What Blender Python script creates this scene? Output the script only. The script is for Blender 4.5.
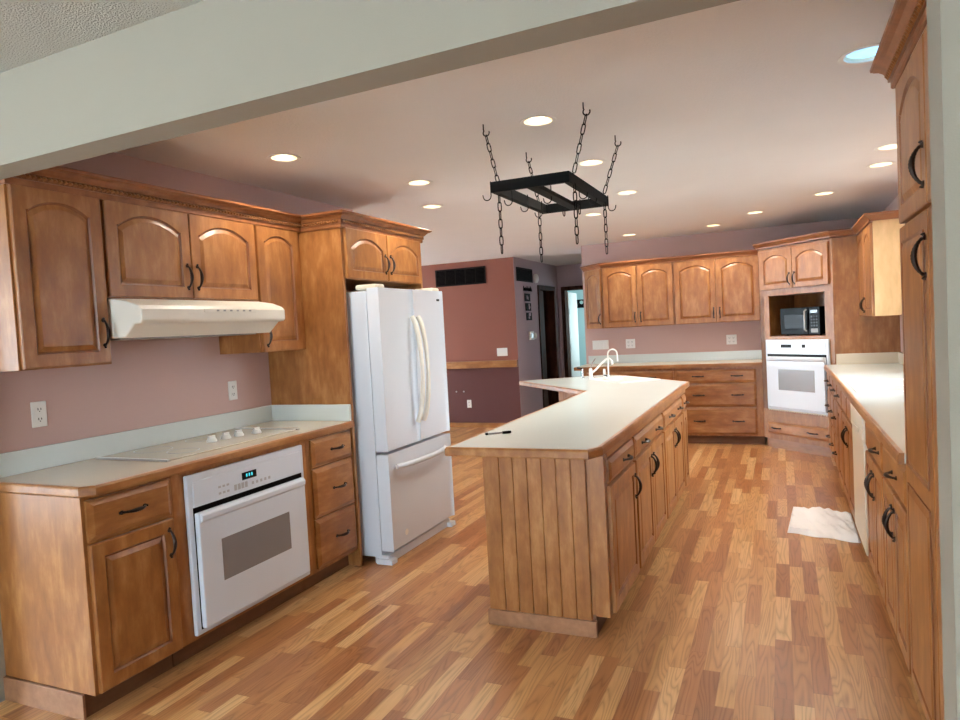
import bpy, bmesh, math, random
from mathutils import Vector, Matrix
random.seed(7)
PI = math.pi
sc = bpy.context.scene
for o in list(bpy.data.objects): bpy.data.objects.remove(o)
COL = sc.collection

# ------------------------------------------------------------------ camera
F, YAW, PITCH, ROLL, CAMH = 686.87, .4147, .0445, .0543, 1.4305
cam = bpy.data.cameras.new('camera'); cam.sensor_width = 36; cam.lens = F / 960 * 36; cam.clip_start = .02
camo = bpy.data.objects.new('camera', cam); COL.objects.link(camo); sc.camera = camo
fw = Vector((-math.sin(YAW) * math.cos(PITCH), math.cos(YAW) * math.cos(PITCH), -math.sin(PITCH)))
rt0 = Vector((math.cos(YAW), math.sin(YAW), 0)); up0 = rt0.cross(fw)
rt = rt0 * math.cos(ROLL) - up0 * math.sin(ROLL); up = rt0 * math.sin(ROLL) + up0 * math.cos(ROLL)
camo.matrix_world = Matrix(((rt.x, up.x, -fw.x, 0), (rt.y, up.y, -fw.y, 0), (rt.z, up.z, -fw.z, CAMH), (0, 0, 0, 1)))

# ------------------------------------------------------------------ light and exposure
sc.view_settings.view_transform = 'Standard'; sc.view_settings.look = 'None'
sc.view_settings.exposure = 0.5; sc.view_settings.gamma = 1; sc.view_settings.use_curve_mapping = False
w = bpy.data.worlds.new('sky'); sc.world = w; w.use_nodes = True
w.node_tree.nodes['Background'].inputs[0].default_value = (.75, .88, 1, 1)
w.node_tree.nodes['Background'].inputs[1].default_value = 1.4
WARM = (1, .91, .79); DAY = (.74, .89, 1.0)
def area(name, loc, direction, sx, sy, power, col):
    l = bpy.data.lights.new(name, 'AREA'); l.shape = 'RECTANGLE'; l.size = sx; l.size_y = sy; l.energy = power; l.color = col
    o = bpy.data.objects.new(name, l); COL.objects.link(o); o.location = loc
    o.rotation_euler = Vector(direction).to_track_quat('-Z', 'Z').to_euler(); return o
area('daylight_sink_window', (2.5, 5.25, 2.5), (-1, 0, -.5), 2.4, 1.6, 360, DAY)
area('daylight_patio_door', (-1.0, -3.72, 1.15), (0, 1, -.05), 3.4, 2.0, 200, DAY)
area('daylight_near_left_window', (-5.25, -.9, 1.3), (1, .15, -.05), 2.4, 1.9, 210, DAY)
area('daylight_dining_window', (-7.62, 7.0, 1.3), (1, 0, -.1), 2.6, 1.9, 300, DAY)
area('daylight_bath_window', (-2.35, 12.3, 1.5), (-1, 0, -.1), .8, 1.1, 14, (.72, .93, 1))
P_CAN = 8.0

# ------------------------------------------------------------------ materials
def nt(name):
    m = bpy.data.materials.new(name); m.use_nodes = True; n = m.node_tree
    return m, n, n.nodes['Principled BSDF']
def nd(n, t, **k):
    x = n.nodes.new(t)
    for a, b in k.items(): setattr(x, a, b)
    return x
def srgb(r, g, b):
    f = lambda c: ((c / 255 + .055) / 1.055) ** 2.4 if c > 10 else c / 255 / 12.92
    return (f(r), f(g), f(b), 1)
def plain(name, c, rough=.5, metal=0, bump=0, bscale=60, spec=.5, emis=0, coat=0):
    m, n, b = nt(name)
    b.inputs['Roughness'].default_value = rough; b.inputs['Metallic'].default_value = metal
    b.inputs['Specular IOR Level'].default_value = spec; b.inputs['Coat Weight'].default_value = coat
    tc = nd(n, 'ShaderNodeTexCoord'); no = nd(n, 'ShaderNodeTexNoise'); no.inputs['Scale'].default_value = 2.5; no.inputs['Detail'].default_value = 5
    mx = nd(n, 'ShaderNodeMix', data_type='RGBA')
    mx.inputs[6].default_value = [v * .97 for v in c[:3]] + [1]; mx.inputs[7].default_value = [min(1, v * 1.03) for v in c[:3]] + [1]
    n.links.new(tc.outputs['Object'], no.inputs['Vector']); n.links.new(no.outputs['Fac'], mx.inputs[0]); n.links.new(mx.outputs[2], b.inputs['Base Color'])
    if bump:
        n2 = nd(n, 'ShaderNodeTexNoise'); n2.inputs['Scale'].default_value = bscale; n2.inputs['Detail'].default_value = 6
        bp = nd(n, 'ShaderNodeBump'); bp.inputs['Strength'].default_value = bump; bp.inputs['Distance'].default_value = .01
        n.links.new(tc.outputs['Object'], n2.inputs['Vector']); n.links.new(n2.outputs['Fac'], bp.inputs['Height']); n.links.new(bp.outputs['Normal'], b.inputs['Normal'])
    if emis:
        b.inputs['Emission Color'].default_value = c; b.inputs['Emission Strength'].default_value = emis
    return m
def wood(name, c1, c2, c3, axis='Z', rough=.38, scale=1.0, streak=1.0):
    m, n, b = nt(name)
    tc = nd(n, 'ShaderNodeTexCoord'); oi = nd(n, 'ShaderNodeObjectInfo'); mp = nd(n, 'ShaderNodeMapping')
    ad = nd(n, 'ShaderNodeVectorMath', operation='ADD'); cb = nd(n, 'ShaderNodeCombineXYZ')
    mu = nd(n, 'ShaderNodeMath', operation='MULTIPLY'); mu.inputs[1].default_value = 17.
    n.links.new(oi.outputs['Random'], mu.inputs[0])
    for i in range(3): n.links.new(mu.outputs[0], cb.inputs[i])
    n.links.new(tc.outputs['Object'], ad.inputs[0]); n.links.new(cb.outputs[0], ad.inputs[1]); n.links.new(ad.outputs[0], mp.inputs[0])
    s = [14 * scale] * 3; s['XYZ'.index(axis)] = 1.1 * scale; mp.inputs['Scale'].default_value = s
    a = nd(n, 'ShaderNodeTexNoise'); a.inputs['Scale'].default_value = 1.6; a.inputs['Detail'].default_value = 7; a.inputs['Roughness'].default_value = .62; a.inputs['Distortion'].default_value = .5
    n.links.new(mp.outputs[0], a.inputs['Vector'])
    bl = nd(n, 'ShaderNodeTexNoise'); bl.inputs['Scale'].default_value = 1.; bl.inputs['Detail'].default_value = 6; bl.inputs['Roughness'].default_value = .6
    mb = nd(n, 'ShaderNodeMapping'); s2 = [15 * scale] * 3; s2['XYZ'.index(axis)] = 5.5 * scale; mb.inputs['Scale'].default_value = s2
    n.links.new(ad.outputs[0], mb.inputs[0]); n.links.new(mb.outputs[0], bl.inputs['Vector'])
    mxf = nd(n, 'ShaderNodeMix', data_type='FLOAT'); mxf.inputs[0].default_value = .72
    n.links.new(a.outputs['Fac'], mxf.inputs[2]); n.links.new(bl.outputs['Fac'], mxf.inputs[3])
    cr = nd(n, 'ShaderNodeValToRGB'); e = cr.color_ramp.elements
    e[0].position = .34; e[0].color = c1; e[1].position = .66; e[1].color = c3; x = e.new(.5); x.color = c2
    n.links.new(mxf.outputs[0], cr.inputs[0])
    hs = nd(n, 'ShaderNodeHueSaturation'); mr = nd(n, 'ShaderNodeMapRange'); mr.inputs[3].default_value = .92; mr.inputs[4].default_value = 1.08
    n.links.new(oi.outputs['Random'], mr.inputs[0]); n.links.new(mr.outputs[0], hs.inputs['Value']); n.links.new(cr.outputs[0], hs.inputs['Color'])
    n.links.new(hs.outputs[0], b.inputs['Base Color'])
    b.inputs['Roughness'].default_value = rough; b.inputs['Coat Weight'].default_value = .12; b.inputs['Coat Roughness'].default_value = .3
    return m
W1, W2, W3 = srgb(130, 80, 38), srgb(153, 98, 49), srgb(178, 126, 74)
M = {}
M['wood'] = wood('maple_vertical', W1, W2, W3)
M['wood_h'] = wood('maple_along_x', W1, W2, W3, 'X')
M['wood_y'] = wood('maple_along_y', W1, W2, W3, 'Y')
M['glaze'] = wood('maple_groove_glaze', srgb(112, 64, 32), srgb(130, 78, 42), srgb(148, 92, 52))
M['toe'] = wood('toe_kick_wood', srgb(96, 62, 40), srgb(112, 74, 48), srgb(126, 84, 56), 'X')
M['crown'] = wood('crown_wood', srgb(118, 70, 38), srgb(138, 84, 47), srgb(158, 100, 58), 'X')
M['darkwood'] = wood('dark_walnut_trim', srgb(52, 30, 22), srgb(70, 42, 30), srgb(88, 54, 38))
M['plinth'] = wood('plinth_wood', srgb(140, 96, 68), srgb(158, 112, 80), srgb(172, 124, 90), 'X')
M['lit_side'] = wood('maple_side_painted_light', srgb(196, 160, 112), srgb(210, 174, 124), srgb(220, 184, 136))  # pale tone paints window light onto the wall cabinet's near side
M['darkwood'].node_tree.nodes['Principled BSDF'].inputs['Coat Weight'].default_value = 0
M['darkwood'].node_tree.nodes['Principled BSDF'].inputs['Roughness'].default_value = .65
M['darkwood'].node_tree.nodes['Principled BSDF'].inputs['Specular IOR Level'].default_value = .1
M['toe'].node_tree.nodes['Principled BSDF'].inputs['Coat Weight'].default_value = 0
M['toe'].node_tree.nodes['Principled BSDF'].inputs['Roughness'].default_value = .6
M['lam'] = plain('cream_laminate', srgb(216, 224, 220), .22)
M['lam_reflect'] = plain('laminate_painted_reflection', srgb(216, 204, 184), .2)  # beige tint paints the wood reflected in the glossy cream laminate
M['mauve'] = plain('mauve_paint', srgb(199, 167, 158), .75, bump=.05, bscale=220)
M['brick'] = plain('terracotta_paint', srgb(136, 80, 64), .8, bump=.05, bscale=220)
M['maroon'] = plain('maroon_paint', srgb(90, 46, 42), .8)
M['lilac'] = plain('grey_lilac_paint', srgb(182, 164, 168), .8)
M['sage'] = plain('pale_sage_paint', srgb(152, 145, 130), .85, bump=.08, bscale=260)
M['ceil'] = plain('ceiling_paint', srgb(234, 232, 230), .9, bump=.25, bscale=90)
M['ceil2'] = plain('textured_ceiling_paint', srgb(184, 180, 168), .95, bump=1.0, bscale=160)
M['bath'] = plain('pale_aqua_paint', srgb(196, 226, 226), .8)
M['white'] = plain('appliance_white', srgb(214, 222, 232), .28, coat=.3)
M['bisque'] = plain('appliance_almond', srgb(226, 220, 202), .35)
M['whitepl'] = plain('white_plastic', srgb(236, 235, 230), .4)
M['whitehood'] = plain('hood_white', srgb(232, 228, 216), .35)
M['keygrey'] = plain('keypad_print', srgb(176, 178, 180), .4)
M['mwkey'] = plain('microwave_key_print', srgb(70, 76, 82), .5)
M['grey'] = plain('grey_plastic', srgb(150, 150, 150), .4)
M['blk'] = plain('black_enamel', srgb(4, 4, 5), .3, spec=.08)
M['blkm'] = plain('black_matte_void', srgb(3, 3, 3), .9, spec=0)
M['ovenglass'] = plain('tinted_oven_glass', srgb(134, 130, 130), .2)
M['mwglass'] = plain('microwave_window', srgb(12, 13, 15), .25, spec=.12)
M['lcd'] = plain('display_glass', srgb(18, 34, 46), .1)
M['lcdglow'] = plain('display_digits', srgb(60, 190, 200), .4, emis=.8)
M['bronze'] = plain('oil_rubbed_bronze', srgb(58, 48, 44), .3, .85)
M['iron'] = plain('black_iron', srgb(7, 7, 7), .7, 0, spec=.15)
M['chrome'] = plain('chrome', srgb(210, 212, 214), .15, 1)
M['silver'] = plain('brushed_silver', srgb(205, 205, 205), .3, .6)
M['cloth'] = plain('white_terry', srgb(246, 248, 250), .95, bump=.3, bscale=300)
M['coolglass'] = plain('cooktop_glass', srgb(214, 204, 186), .07)
M['lampon'] = plain('lit_bulb', srgb(255, 236, 200), .5, emis=7)
M['lampday'] = plain('lit_daylight_lens', srgb(150, 210, 255), .5, emis=1.1)
M['cone'] = plain('can_reflector', srgb(225, 216, 190), .3, .5)
M['vent'] = plain('dark_bronze_vent', srgb(26, 17, 14), .7, spec=.15)
M['sign'] = plain('dark_sign', srgb(16, 17, 18), .7, spec=.1)
gm, gn, gb = nt('window_glass'); gb.inputs['Transmission Weight'].default_value = 1; gb.inputs['Roughness'].default_value = 0; gb.inputs['IOR'].default_value = 1.02; M['glass'] = gm

def floor_mat():
    m, n, b = nt('three_strip_laminate'); L = n.links.new
    def mth(op, a, c=None):
        x = nd(n, 'ShaderNodeMath', operation=op)
        for i, v in enumerate((a, c)):
            if v is None: continue
            if isinstance(v, (int, float)): x.inputs[i].default_value = v
            else: L(v, x.inputs[i])
        return x.outputs[0]
    tc = nd(n, 'ShaderNodeTexCoord'); sp = nd(n, 'ShaderNodeSeparateXYZ'); L(tc.outputs['Object'], sp.inputs[0])
    W, LEN = .067, .50
    rx = mth('DIVIDE', sp.outputs[0], W); row = mth('FLOOR', rx); fx = mth('FRACT', rx)
    wn = nd(n, 'ShaderNodeTexWhiteNoise', noise_dimensions='1D'); L(row, wn.inputs['W'])
    ry = mth('ADD', mth('DIVIDE', sp.outputs[1], LEN), mth('MULTIPLY', wn.outputs['Value'], 9.7)); cell = mth('FLOOR', ry); fy = mth('FRACT', ry)
    cb = nd(n, 'ShaderNodeCombineXYZ'); L(row, cb.inputs[0]); L(cell, cb.inputs[1])
    wc = nd(n, 'ShaderNodeTexWhiteNoise', noise_dimensions='2D'); L(cb.outputs[0], wc.inputs['Vector'])
    cr = nd(n, 'ShaderNodeValToRGB'); e = cr.color_ramp.elements
    e[0].position = 0; e[0].color = srgb(150, 96, 58); e[1].position = 1; e[1].color = srgb(204, 162, 112)
    for p, c in ((.25, srgb(166, 111, 68)), (.5, srgb(180, 128, 80)), (.8, srgb(193, 146, 94))): x = e.new(p); x.color = c
    L(wc.outputs['Value'], cr.inputs[0])
    # grain: long cathedral rings, shifted per strip
    sh = nd(n, 'ShaderNodeVectorMath', operation='SCALE'); sh.inputs['Scale'].default_value = 31.; L(wc.outputs['Color'], sh.inputs[0])
    ad = nd(n, 'ShaderNodeVectorMath', operation='ADD'); L(tc.outputs['Object'], ad.inputs[0]); L(sh.outputs[0], ad.inputs[1])
    mp = nd(n, 'ShaderNodeMapping'); mp.inputs['Scale'].default_value = (15, 1.25, 1); L(ad.outputs[0], mp.inputs[0])
    g1 = nd(n, 'ShaderNodeTexNoise'); g1.inputs['Scale'].default_value = .8; g1.inputs['Detail'].default_value = 1.5; g1.inputs['Distortion'].default_value = .3; L(mp.outputs[0], g1.inputs['Vector'])
    rings = mth('POWER', mth('ABSOLUTE', mth('SINE', mth('MULTIPLY', g1.outputs['Fac'], 52.))), .6)
    g2 = nd(n, 'ShaderNodeTexNoise'); g2.inputs['Scale'].default_value = 1; g2.inputs['Detail'].default_value = 6
    mp2 = nd(n, 'ShaderNodeMapping'); mp2.inputs['Scale'].default_value = (160, 9, 1); L(ad.outputs[0], mp2.inputs[0]); L(mp2.outputs[0], g2.inputs['Vector'])
    gr = mth('ADD', mth('MULTIPLY', rings, .40), mth('MULTIPLY', g2.outputs['Fac'], .30))
    # seams
    sx = mth('LESS_THAN', fx, .03); sy = mth('LESS_THAN', fy, .008); seam = mth('MAXIMUM', sx, sy)
    val = mth('SUBTRACT', mth('ADD', gr, .63), mth('MULTIPLY', seam, .16))
    mx = nd(n, 'ShaderNodeMix', data_type='RGBA', blend_type='MULTIPLY'); mx.inputs[0].default_value = 1
    c3 = nd(n, 'ShaderNodeCombineColor'); L(val, c3.inputs[0]); L(mth('POWER', val, 1.15), c3.inputs[1]); L(mth('POWER', val, 1.35), c3.inputs[2])
    L(cr.outputs[0], mx.inputs[6]); L(c3.outputs[0], mx.inputs[7]); L(mx.outputs[2], b.inputs['Base Color'])
    b.inputs['Roughness'].default_value = .3
    bp = nd(n, 'ShaderNodeBump'); bp.inputs['Strength'].default_value = .12; bp.inputs['Distance'].default_value = .001; L(val, bp.inputs['Height']); L(bp.outputs[0], b.inputs['Normal'])
    return m
M['floor'] = floor_mat()

# ------------------------------------------------------------------ geometry helpers
class G:
    def __init__(s): s.v = []; s.f = []; s.m = []
    def add(s, vs, fs, mi=0):
        o = len(s.v); s.v += [tuple(v) for v in vs]
        for f in fs: s.f.append([i + o for i in f]); s.m.append(mi)
        return s
    def box(s, x0, x1, y0, y1, z0, z1, mi=0):
        return s.add([(x0, y0, z0), (x1, y0, z0), (x1, y1, z0), (x0, y1, z0), (x0, y0, z1), (x1, y0, z1), (x1, y1, z1), (x0, y1, z1)],
              [(0, 3, 2, 1), (4, 5, 6, 7), (0, 1, 5, 4), (1, 2, 6, 5), (2, 3, 7, 6), (3, 0, 4, 7)], mi)
    def prism(s, pts, z0, z1, mi=0):
        n = len(pts)
        return s.add([(x, y, z0) for x, y in pts] + [(x, y, z1) for x, y in pts],
              [list(range(n))[::-1], list(range(n, 2 * n))] + [(i, (i + 1) % n, n + (i + 1) % n, n + i) for i in range(n)], mi)
    def loops(s, ls, cap0=True, cap1=True, mi=0, closed=True):
        n = len(ls[0]); vs = [v for l in ls for v in l]; fs = []; rng = n if closed else n - 1
        for k in range(len(ls) - 1):
            for i in range(rng): j = (i + 1) % n; fs.append((k * n + i, k * n + j, (k + 1) * n + j, (k + 1) * n + i))
        if cap0: fs.append(list(range(n))[::-1])
        if cap1: fs.append([(len(ls) - 1) * n + i for i in range(n)])
        return s.add(vs, fs, mi)
    def tube(s, pts, r, n=10, mi=0, cap=True, closed=False):
        pts = [Vector(p) for p in pts]; N = len(pts); rs = r if isinstance(r, (list, tuple)) else [r] * N
        ls = []; prev = None
        for i in range(N):
            if closed: t = pts[(i + 1) % N] - pts[(i - 1) % N]
            else: t = pts[min(i + 1, N - 1)] - pts[max(i - 1, 0)]
            t.normalize()
            if prev is None:
                a = Vector((0, 0, 1)) if abs(t.z) < .9 else Vector((1, 0, 0)); u = t.cross(a).normalized()
            else: u = (prev - t * prev.dot(t)).normalized()
            prev = u; w_ = t.cross(u)
            ls.append([tuple(pts[i] + (u * math.cos(2 * PI * k / n) + w_ * math.sin(2 * PI * k / n)) * rs[i]) for k in range(n)])
        if closed: ls.append(ls[0]); return s.loops(ls, False, False, mi)
        return s.loops(ls, cap, cap, mi)
    def lathe(s, prof, c=(0, 0, 0), n=28, mi=0, cap0=True, cap1=True, axis='Z'):
        ls = []
        for r, z in prof:
            l = []
            for k in range(n):
                a = 2 * PI * k / n; p = (r * math.cos(a), r * math.sin(a), z)
                if axis == 'Y': p = (p[0], -p[2], p[1])
                if axis == 'X': p = (p[2], p[0], p[1])
                l.append((p[0] + c[0], p[1] + c[1], p[2] + c[2]))
            ls.append(l)
        return s.loops(ls, cap0, cap1, mi)
    def sweep(s, path, prof, closed=False, mi=0):
        # path: plan points; prof: (outward distance to the right of travel, z)
        P_ = [Vector(p) for p in path]; n = len(P_); offs = []
        for i in range(n):
            if closed or 0 < i < n - 1:
                a = (P_[i] - P_[i - 1]).normalized(); b = (P_[(i + 1) % n] - P_[i]).normalized()
            elif i == 0: a = b = (P_[1] - P_[0]).normalized()
            else: a = b = (P_[-1] - P_[-2]).normalized()
            na = Vector((a.y, -a.x)); nb = Vector((b.y, -b.x)); m_ = (na + nb); m_ = m_ / max(m_.dot(na), .2); offs.append(m_)
        ls = [[(P_[i].x + offs[i].x * d, P_[i].y + offs[i].y * d, z) for d, z in prof] for i in range(n)]
        if closed: ls.append(ls[0]); return s.loops(ls, False, False, mi)
        return s.loops(ls, True, True, mi)
    def build(s, name, mats, parent=None, bevel=0, smooth=False, seg=2):
        me = bpy.data.meshes.new(name); me.from_pydata(s.v, [], s.f)
        if not isinstance(mats, (list, tuple)): mats = [mats]
        for m in mats: me.materials.append(M[m] if isinstance(m, str) else m)
        for p, mi in zip(me.polygons, s.m): p.material_index = mi
        bm = bmesh.new(); bm.from_mesh(me); bmesh.ops.recalc_face_normals(bm, faces=bm.faces); bm.to_mesh(me); bm.free()
        if smooth:
            me.shade_smooth()
            me.set_sharp_from_angle(angle=math.radians(38))
        o = bpy.data.objects.new(name, me); COL.objects.link(o)
        if parent: o.parent = parent
        if bevel:
            b = o.modifiers.new('bevel', 'BEVEL'); b.width = bevel; b.segments = seg; b.limit_method = 'ANGLE'; b.angle_limit = math.radians(50)
        return o
def each(name, g, mat, parent):     # every box of g becomes a part of its own
    for k in range(len(g.v) // 8): G().add(g.v[8 * k:8 * k + 8], [[i - 8 * k for i in f] for f in g.f[6 * k:6 * k + 6]]).build(name, mat, parent)
def thing(name, label, cat, loc=(0, 0, 0), rz=0, group=None):
    o = bpy.data.objects.new(name, None); COL.objects.link(o); o.location = loc; o.rotation_euler = (0, 0, rz); o.empty_display_size = .1
    o['label'] = label; o['category'] = cat
    if group: o['group'] = group
    return o
def tag(o, label, cat, group=None):
    o['label'] = label; o['category'] = cat
    if group: o['group'] = group
    return o
def struct(o): o['kind'] = 'structure'; return o
def dup(root):
    r = root.copy(); COL.objects.link(r)
    for ch in list(root.children):
        c = ch.copy(); COL.objects.link(c); c.parent = r
        for g in list(ch.children): d = g.copy(); COL.objects.link(d); d.parent = c
    return r
def fillmesh(name, outer, holes, z, ext, mat, parent=None):
    cu = bpy.data.curves.new(name, 'CURVE'); cu.dimensions = '2D'; cu.fill_mode = 'BOTH'; cu.extrude = ext / 2
    for pts in [outer] + holes:
        sp = cu.splines.new('POLY'); sp.points.add(len(pts) - 1)
        for p, q in zip(sp.points, pts): p.co = (q[0], q[1], 0, 1)
        sp.use_cyclic_u = True
    t = bpy.data.objects.new('tmp', cu); COL.objects.link(t); bpy.context.view_layer.update()
    me = bpy.data.meshes.new_from_object(t.evaluated_get(bpy.context.evaluated_depsgraph_get())); bpy.data.objects.remove(t)
    me.name = name; me.materials.clear(); me.materials.append(M[mat])
    for v in me.vertices: v.co.z += z
    for p in me.polygons: p.material_index = 0; p.use_smooth = False
    o = bpy.data.objects.new(name, me); COL.objects.link(o)
    if parent: o.parent = parent
    return o

# handle: bow pull with twisted swell
hg = G(); hp = []; hr = []
for i in range(25):
    t = i / 24; a = (t - .5) * .108; yv = -.027 * math.sin(PI * t) ** .6; hp.append((0, yv - .002, a)); hr.append(.0042 + .0038 * math.sin(PI * t) ** 2 + (.0009 if i % 2 else 0))
hg.tube(hp, hr, 8)
for s_ in (-1, 1):
    hg.lathe([(.009, 0), (.009, .003), (.005, .007)], (0, 0, s_ * .054), 10, axis='Y')
    hg.lathe([(.005, 0), (.0045, .006), (.001, .011)], (0, -.001, s_ * .063), 8, axis='Y')
HM = hg.build('handle', 'bronze', smooth=True); HMESH = HM.data; bpy.data.objects.remove(HM)
def handle(parent, u, z, orient='v', y=-.02):
    o = bpy.data.objects.new('handle', HMESH); COL.objects.link(o); o.parent = parent; o.location = (u, y, z)
    if orient == 'h': o.rotation_euler = (0, PI / 2, 0)
    return o
def outline(x0, x1, z0, z1, i, arch, rise, ear=.010, nt_=14, full=None):
    a0, a1, b0 = x0 + i, x1 - i, z0 + i
    pts = [(a0 + (a1 - a0) * k / 4, b0) for k in range(4)]
    if arch:
        zs = z1 - rise; half = (x1 - x0) / 2 - ear; R = (half ** 2 + rise ** 2) / (2 * rise); cx = (x0 + x1) / 2; cz = z1 - R
        top = zs - i
        pts += [(a1, b0 + (top - b0) * k / 4) for k in range(4)]
        pts.append((a1, top))
        h2 = half - i * .4
        for k in range(nt_ + 1):
            x = cx + h2 - 2 * h2 * k / nt_; pts.append((x, max(top, cz + math.sqrt(max(0, (R - i) ** 2 - (x - cx) ** 2)))))
        pts.append((a0, top))
        pts += [(a0, top - (top - b0) * k / 4) for k in range(1, 4)]
    else:
        top = z1 - i
        pts += [(a1, b0 + (top - b0) * k / 4) for k in range(4)]
        pts.append((a1, top))
        for k in range(nt_ + 1): pts.append((a1 - (a1 - a0) * (k + 1) / (nt_ + 2), top))
        pts.append((a0, top))
        pts += [(a0, top - (top - b0) * k / 4) for k in range(1, 4)]
    return pts
def door_geo(g, u0, u1, z0, z1, arch=False, y=0, th=.02, st=.055, drawer=False, outer=True):
    def L(pts, yy): return [(x, y - yy, z) for x, z in pts]
    O = lambda i: outline(u0, u1, z0, z1, i, False, 0)
    if drawer:
        g.loops([L(O(0), 0), L(O(0), th * .55), L(O(.003), th * .62), L(O(.004), th * .5)], True, False)
        g.loops([L(O(.004), th * .5), L(O(.022), th * .95), L(O(.024), th)], False, True)
        return g
    rise = min(.06, (u1 - u0 - 2 * st) * .155) if arch else 0
    I = lambda i: outline(u0 + st, u1 - st, z0 + st, z1 - st, i, arch, rise)
    if outer: g.loops([L(O(0), 0), L(O(0), th - .004), L(O(.004), th)], True, False)
    g.loops([L(O(.004), th), L(I(0), th)], False, False)
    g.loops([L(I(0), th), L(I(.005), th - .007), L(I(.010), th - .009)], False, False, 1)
    g.loops([L(I(.010), th - .009), L(I(.030), th - .001), L(I(.032), th - .001)], False, True)
    return g
def door(parent, u0, u1, z0, z1, arch=False, h=None, hz=None, y=0, name='door', mat='wood', st=.055):
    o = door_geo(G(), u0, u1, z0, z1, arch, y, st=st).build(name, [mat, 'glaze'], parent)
    if h: 
        u = u0 + .03 if h == 'l' else u1 - .03
        handle(o, u, hz, 'v', y - .02)
    return o
def drawer(parent, u0, u1, z0, z1, hs=(), y=0):
    o = door_geo(G(), u0, u1, z0, z1, y=y, drawer=True).build('drawer', ['wood_h', 'glaze'], parent)
    for u in hs: handle(o, u, (z0 + z1) / 2, 'h', y - .02)
    return o
def hollow(poly, z0, z1, th=.02):
    n = len(poly); P_ = [Vector(p) for p in poly]; inn = []
    ar = sum(P_[i].x * P_[(i + 1) % n].y - P_[(i + 1) % n].x * P_[i].y for i in range(n)); sg = 1 if ar > 0 else -1
    for i in range(n):
        a = (P_[i] - P_[i - 1]).normalized(); b = (P_[(i + 1) % n] - P_[i]).normalized(); na = Vector((-a.y, a.x)) * sg; nb = Vector((-b.y, b.x)) * sg; m_ = na + nb; m_ /= max(m_.dot(na), .3); inn.append(P_[i] + m_ * th)
    L_ = lambda ps, z: [(p.x, p.y, z) for p in ps]
    return G().loops([L_(P_, z0), L_(P_, z1), L_(inn, z1), L_(inn, z0 + th)], True, True)
def carcass(parent, w_, depth, z0, z1, name='body', toe=True, mat='wood'):
    g = G().box(0, w_, 0, depth, z0, z1); o = g.build(name, mat, parent, bevel=.0015)
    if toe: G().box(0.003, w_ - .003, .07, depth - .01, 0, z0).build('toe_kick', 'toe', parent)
    return o
def outlet(name, label, cat, loc, rz, gangs=1, kind='outlet'):
    t = thing(name, label, cat, loc, rz); W = .07 + .046 * (gangs - 1)
    G().box(-W / 2, W / 2, -.006, 0, -.0575, .0575).build('cover_plate', 'whitepl', t, bevel=.003)
    for k in range(gangs):
        x = (k - (gangs - 1) / 2) * .046
        if kind == 'outlet':
            g = G()
            for s_ in (-1, 1):
                g.box(x - .016, x + .016, -.0085, -.004, s_ * .022 - .014, s_ * .022 + .014)
            for s_ in (-1, 1):
                g.box(x - .008, x - .005, -.0092, -.008, s_ * .022 - .004, s_ * .022 + .007, 1); g.box(x + .005, x + .008, -.0092, -.008, s_ * .022 - .003, s_ * .022 + .006, 1)
                g.lathe([(.0025, 0), (.0025, .001)], (x, -.0082, s_ * .022 - .009), 8, 1, axis='Y')
            g.build('receptacle', ['whitepl', 'blk'], t)
        else:
            G().box(x - .016, x + .016, -.010, -.004, -.033, .033).build('rocker_switch', 'whitepl', t, bevel=.002)
    return t

# ------------------------------------------------------------------ structure
CZ = 2.4257; XL, XR, YB = -3.06, 1.0, 8.627
YN, YF = 1.58, 1.72          # partition with the wide opening
def ring(c, r, n=28): return [(c[0] + r * math.cos(2 * PI * k / n), c[1] + r * math.sin(2 * PI * k / n)) for k in range(n)]
cans = [(-2.449, 3.065, 1), (-2.162, 4.07, 1), (-2.498, 4.897, 1), (-1.044, 3.223, 1), (-1.043, 4.234, 1), (-1.053, 5.376, 1), (-1.564, 8.0, 1), (-1.538, 6.232, 1),
        (-.642, 7.936, 1), (-.196, 7.277, 1), (.369, 6.578, 1), (.671, 5.563, 1), (.659, 4.991, 1), (.345, 3.136, 2)]
RH = .068
struct(fillmesh('ceiling', [(-7.5, 1.86), (-3.0, 1.68), (1.0, 1.54), (1.0, YB + 2.6), (-7.5, YB + 2.6)], [ring(c, RH if c[2] == 1 else .085) for c in cans], CZ, 0.004, 'ceil'))
struct(G().prism([(-7.5, -3.6), (3.0, -3.6), (3.0, 1.44), (-7.5, 1.84)], CZ, CZ + .05).build('ceiling', 'ceil2'))
struct(G().box(-7.6, 3.1, -3.8, 14, -.06, 0).build('floor', 'floor'))
# header and jambs of the opening (near side and far side are the same wall)
JL, JR, HZ = -3.0, .280, 2.11
ny = lambda x: 1.535 - .038 * (x + .65)
def wl_(x0, x1, z0, z1): return G().prism([(x0, ny(x0)), (x1, ny(x1)), (x1, ny(x1) + .12), (x0, ny(x0) + .12)], z0, z1)
struct(wl_(JL, JR, HZ, CZ + .05).build('trim_1', 'sage'))
struct(wl_(-7.5, JL, 0, CZ + .05).build('wall_front_left', 'sage'))
struct(wl_(JR, 3.0, 0, CZ + .05).build('wall_front_right', 'sage'))
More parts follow.
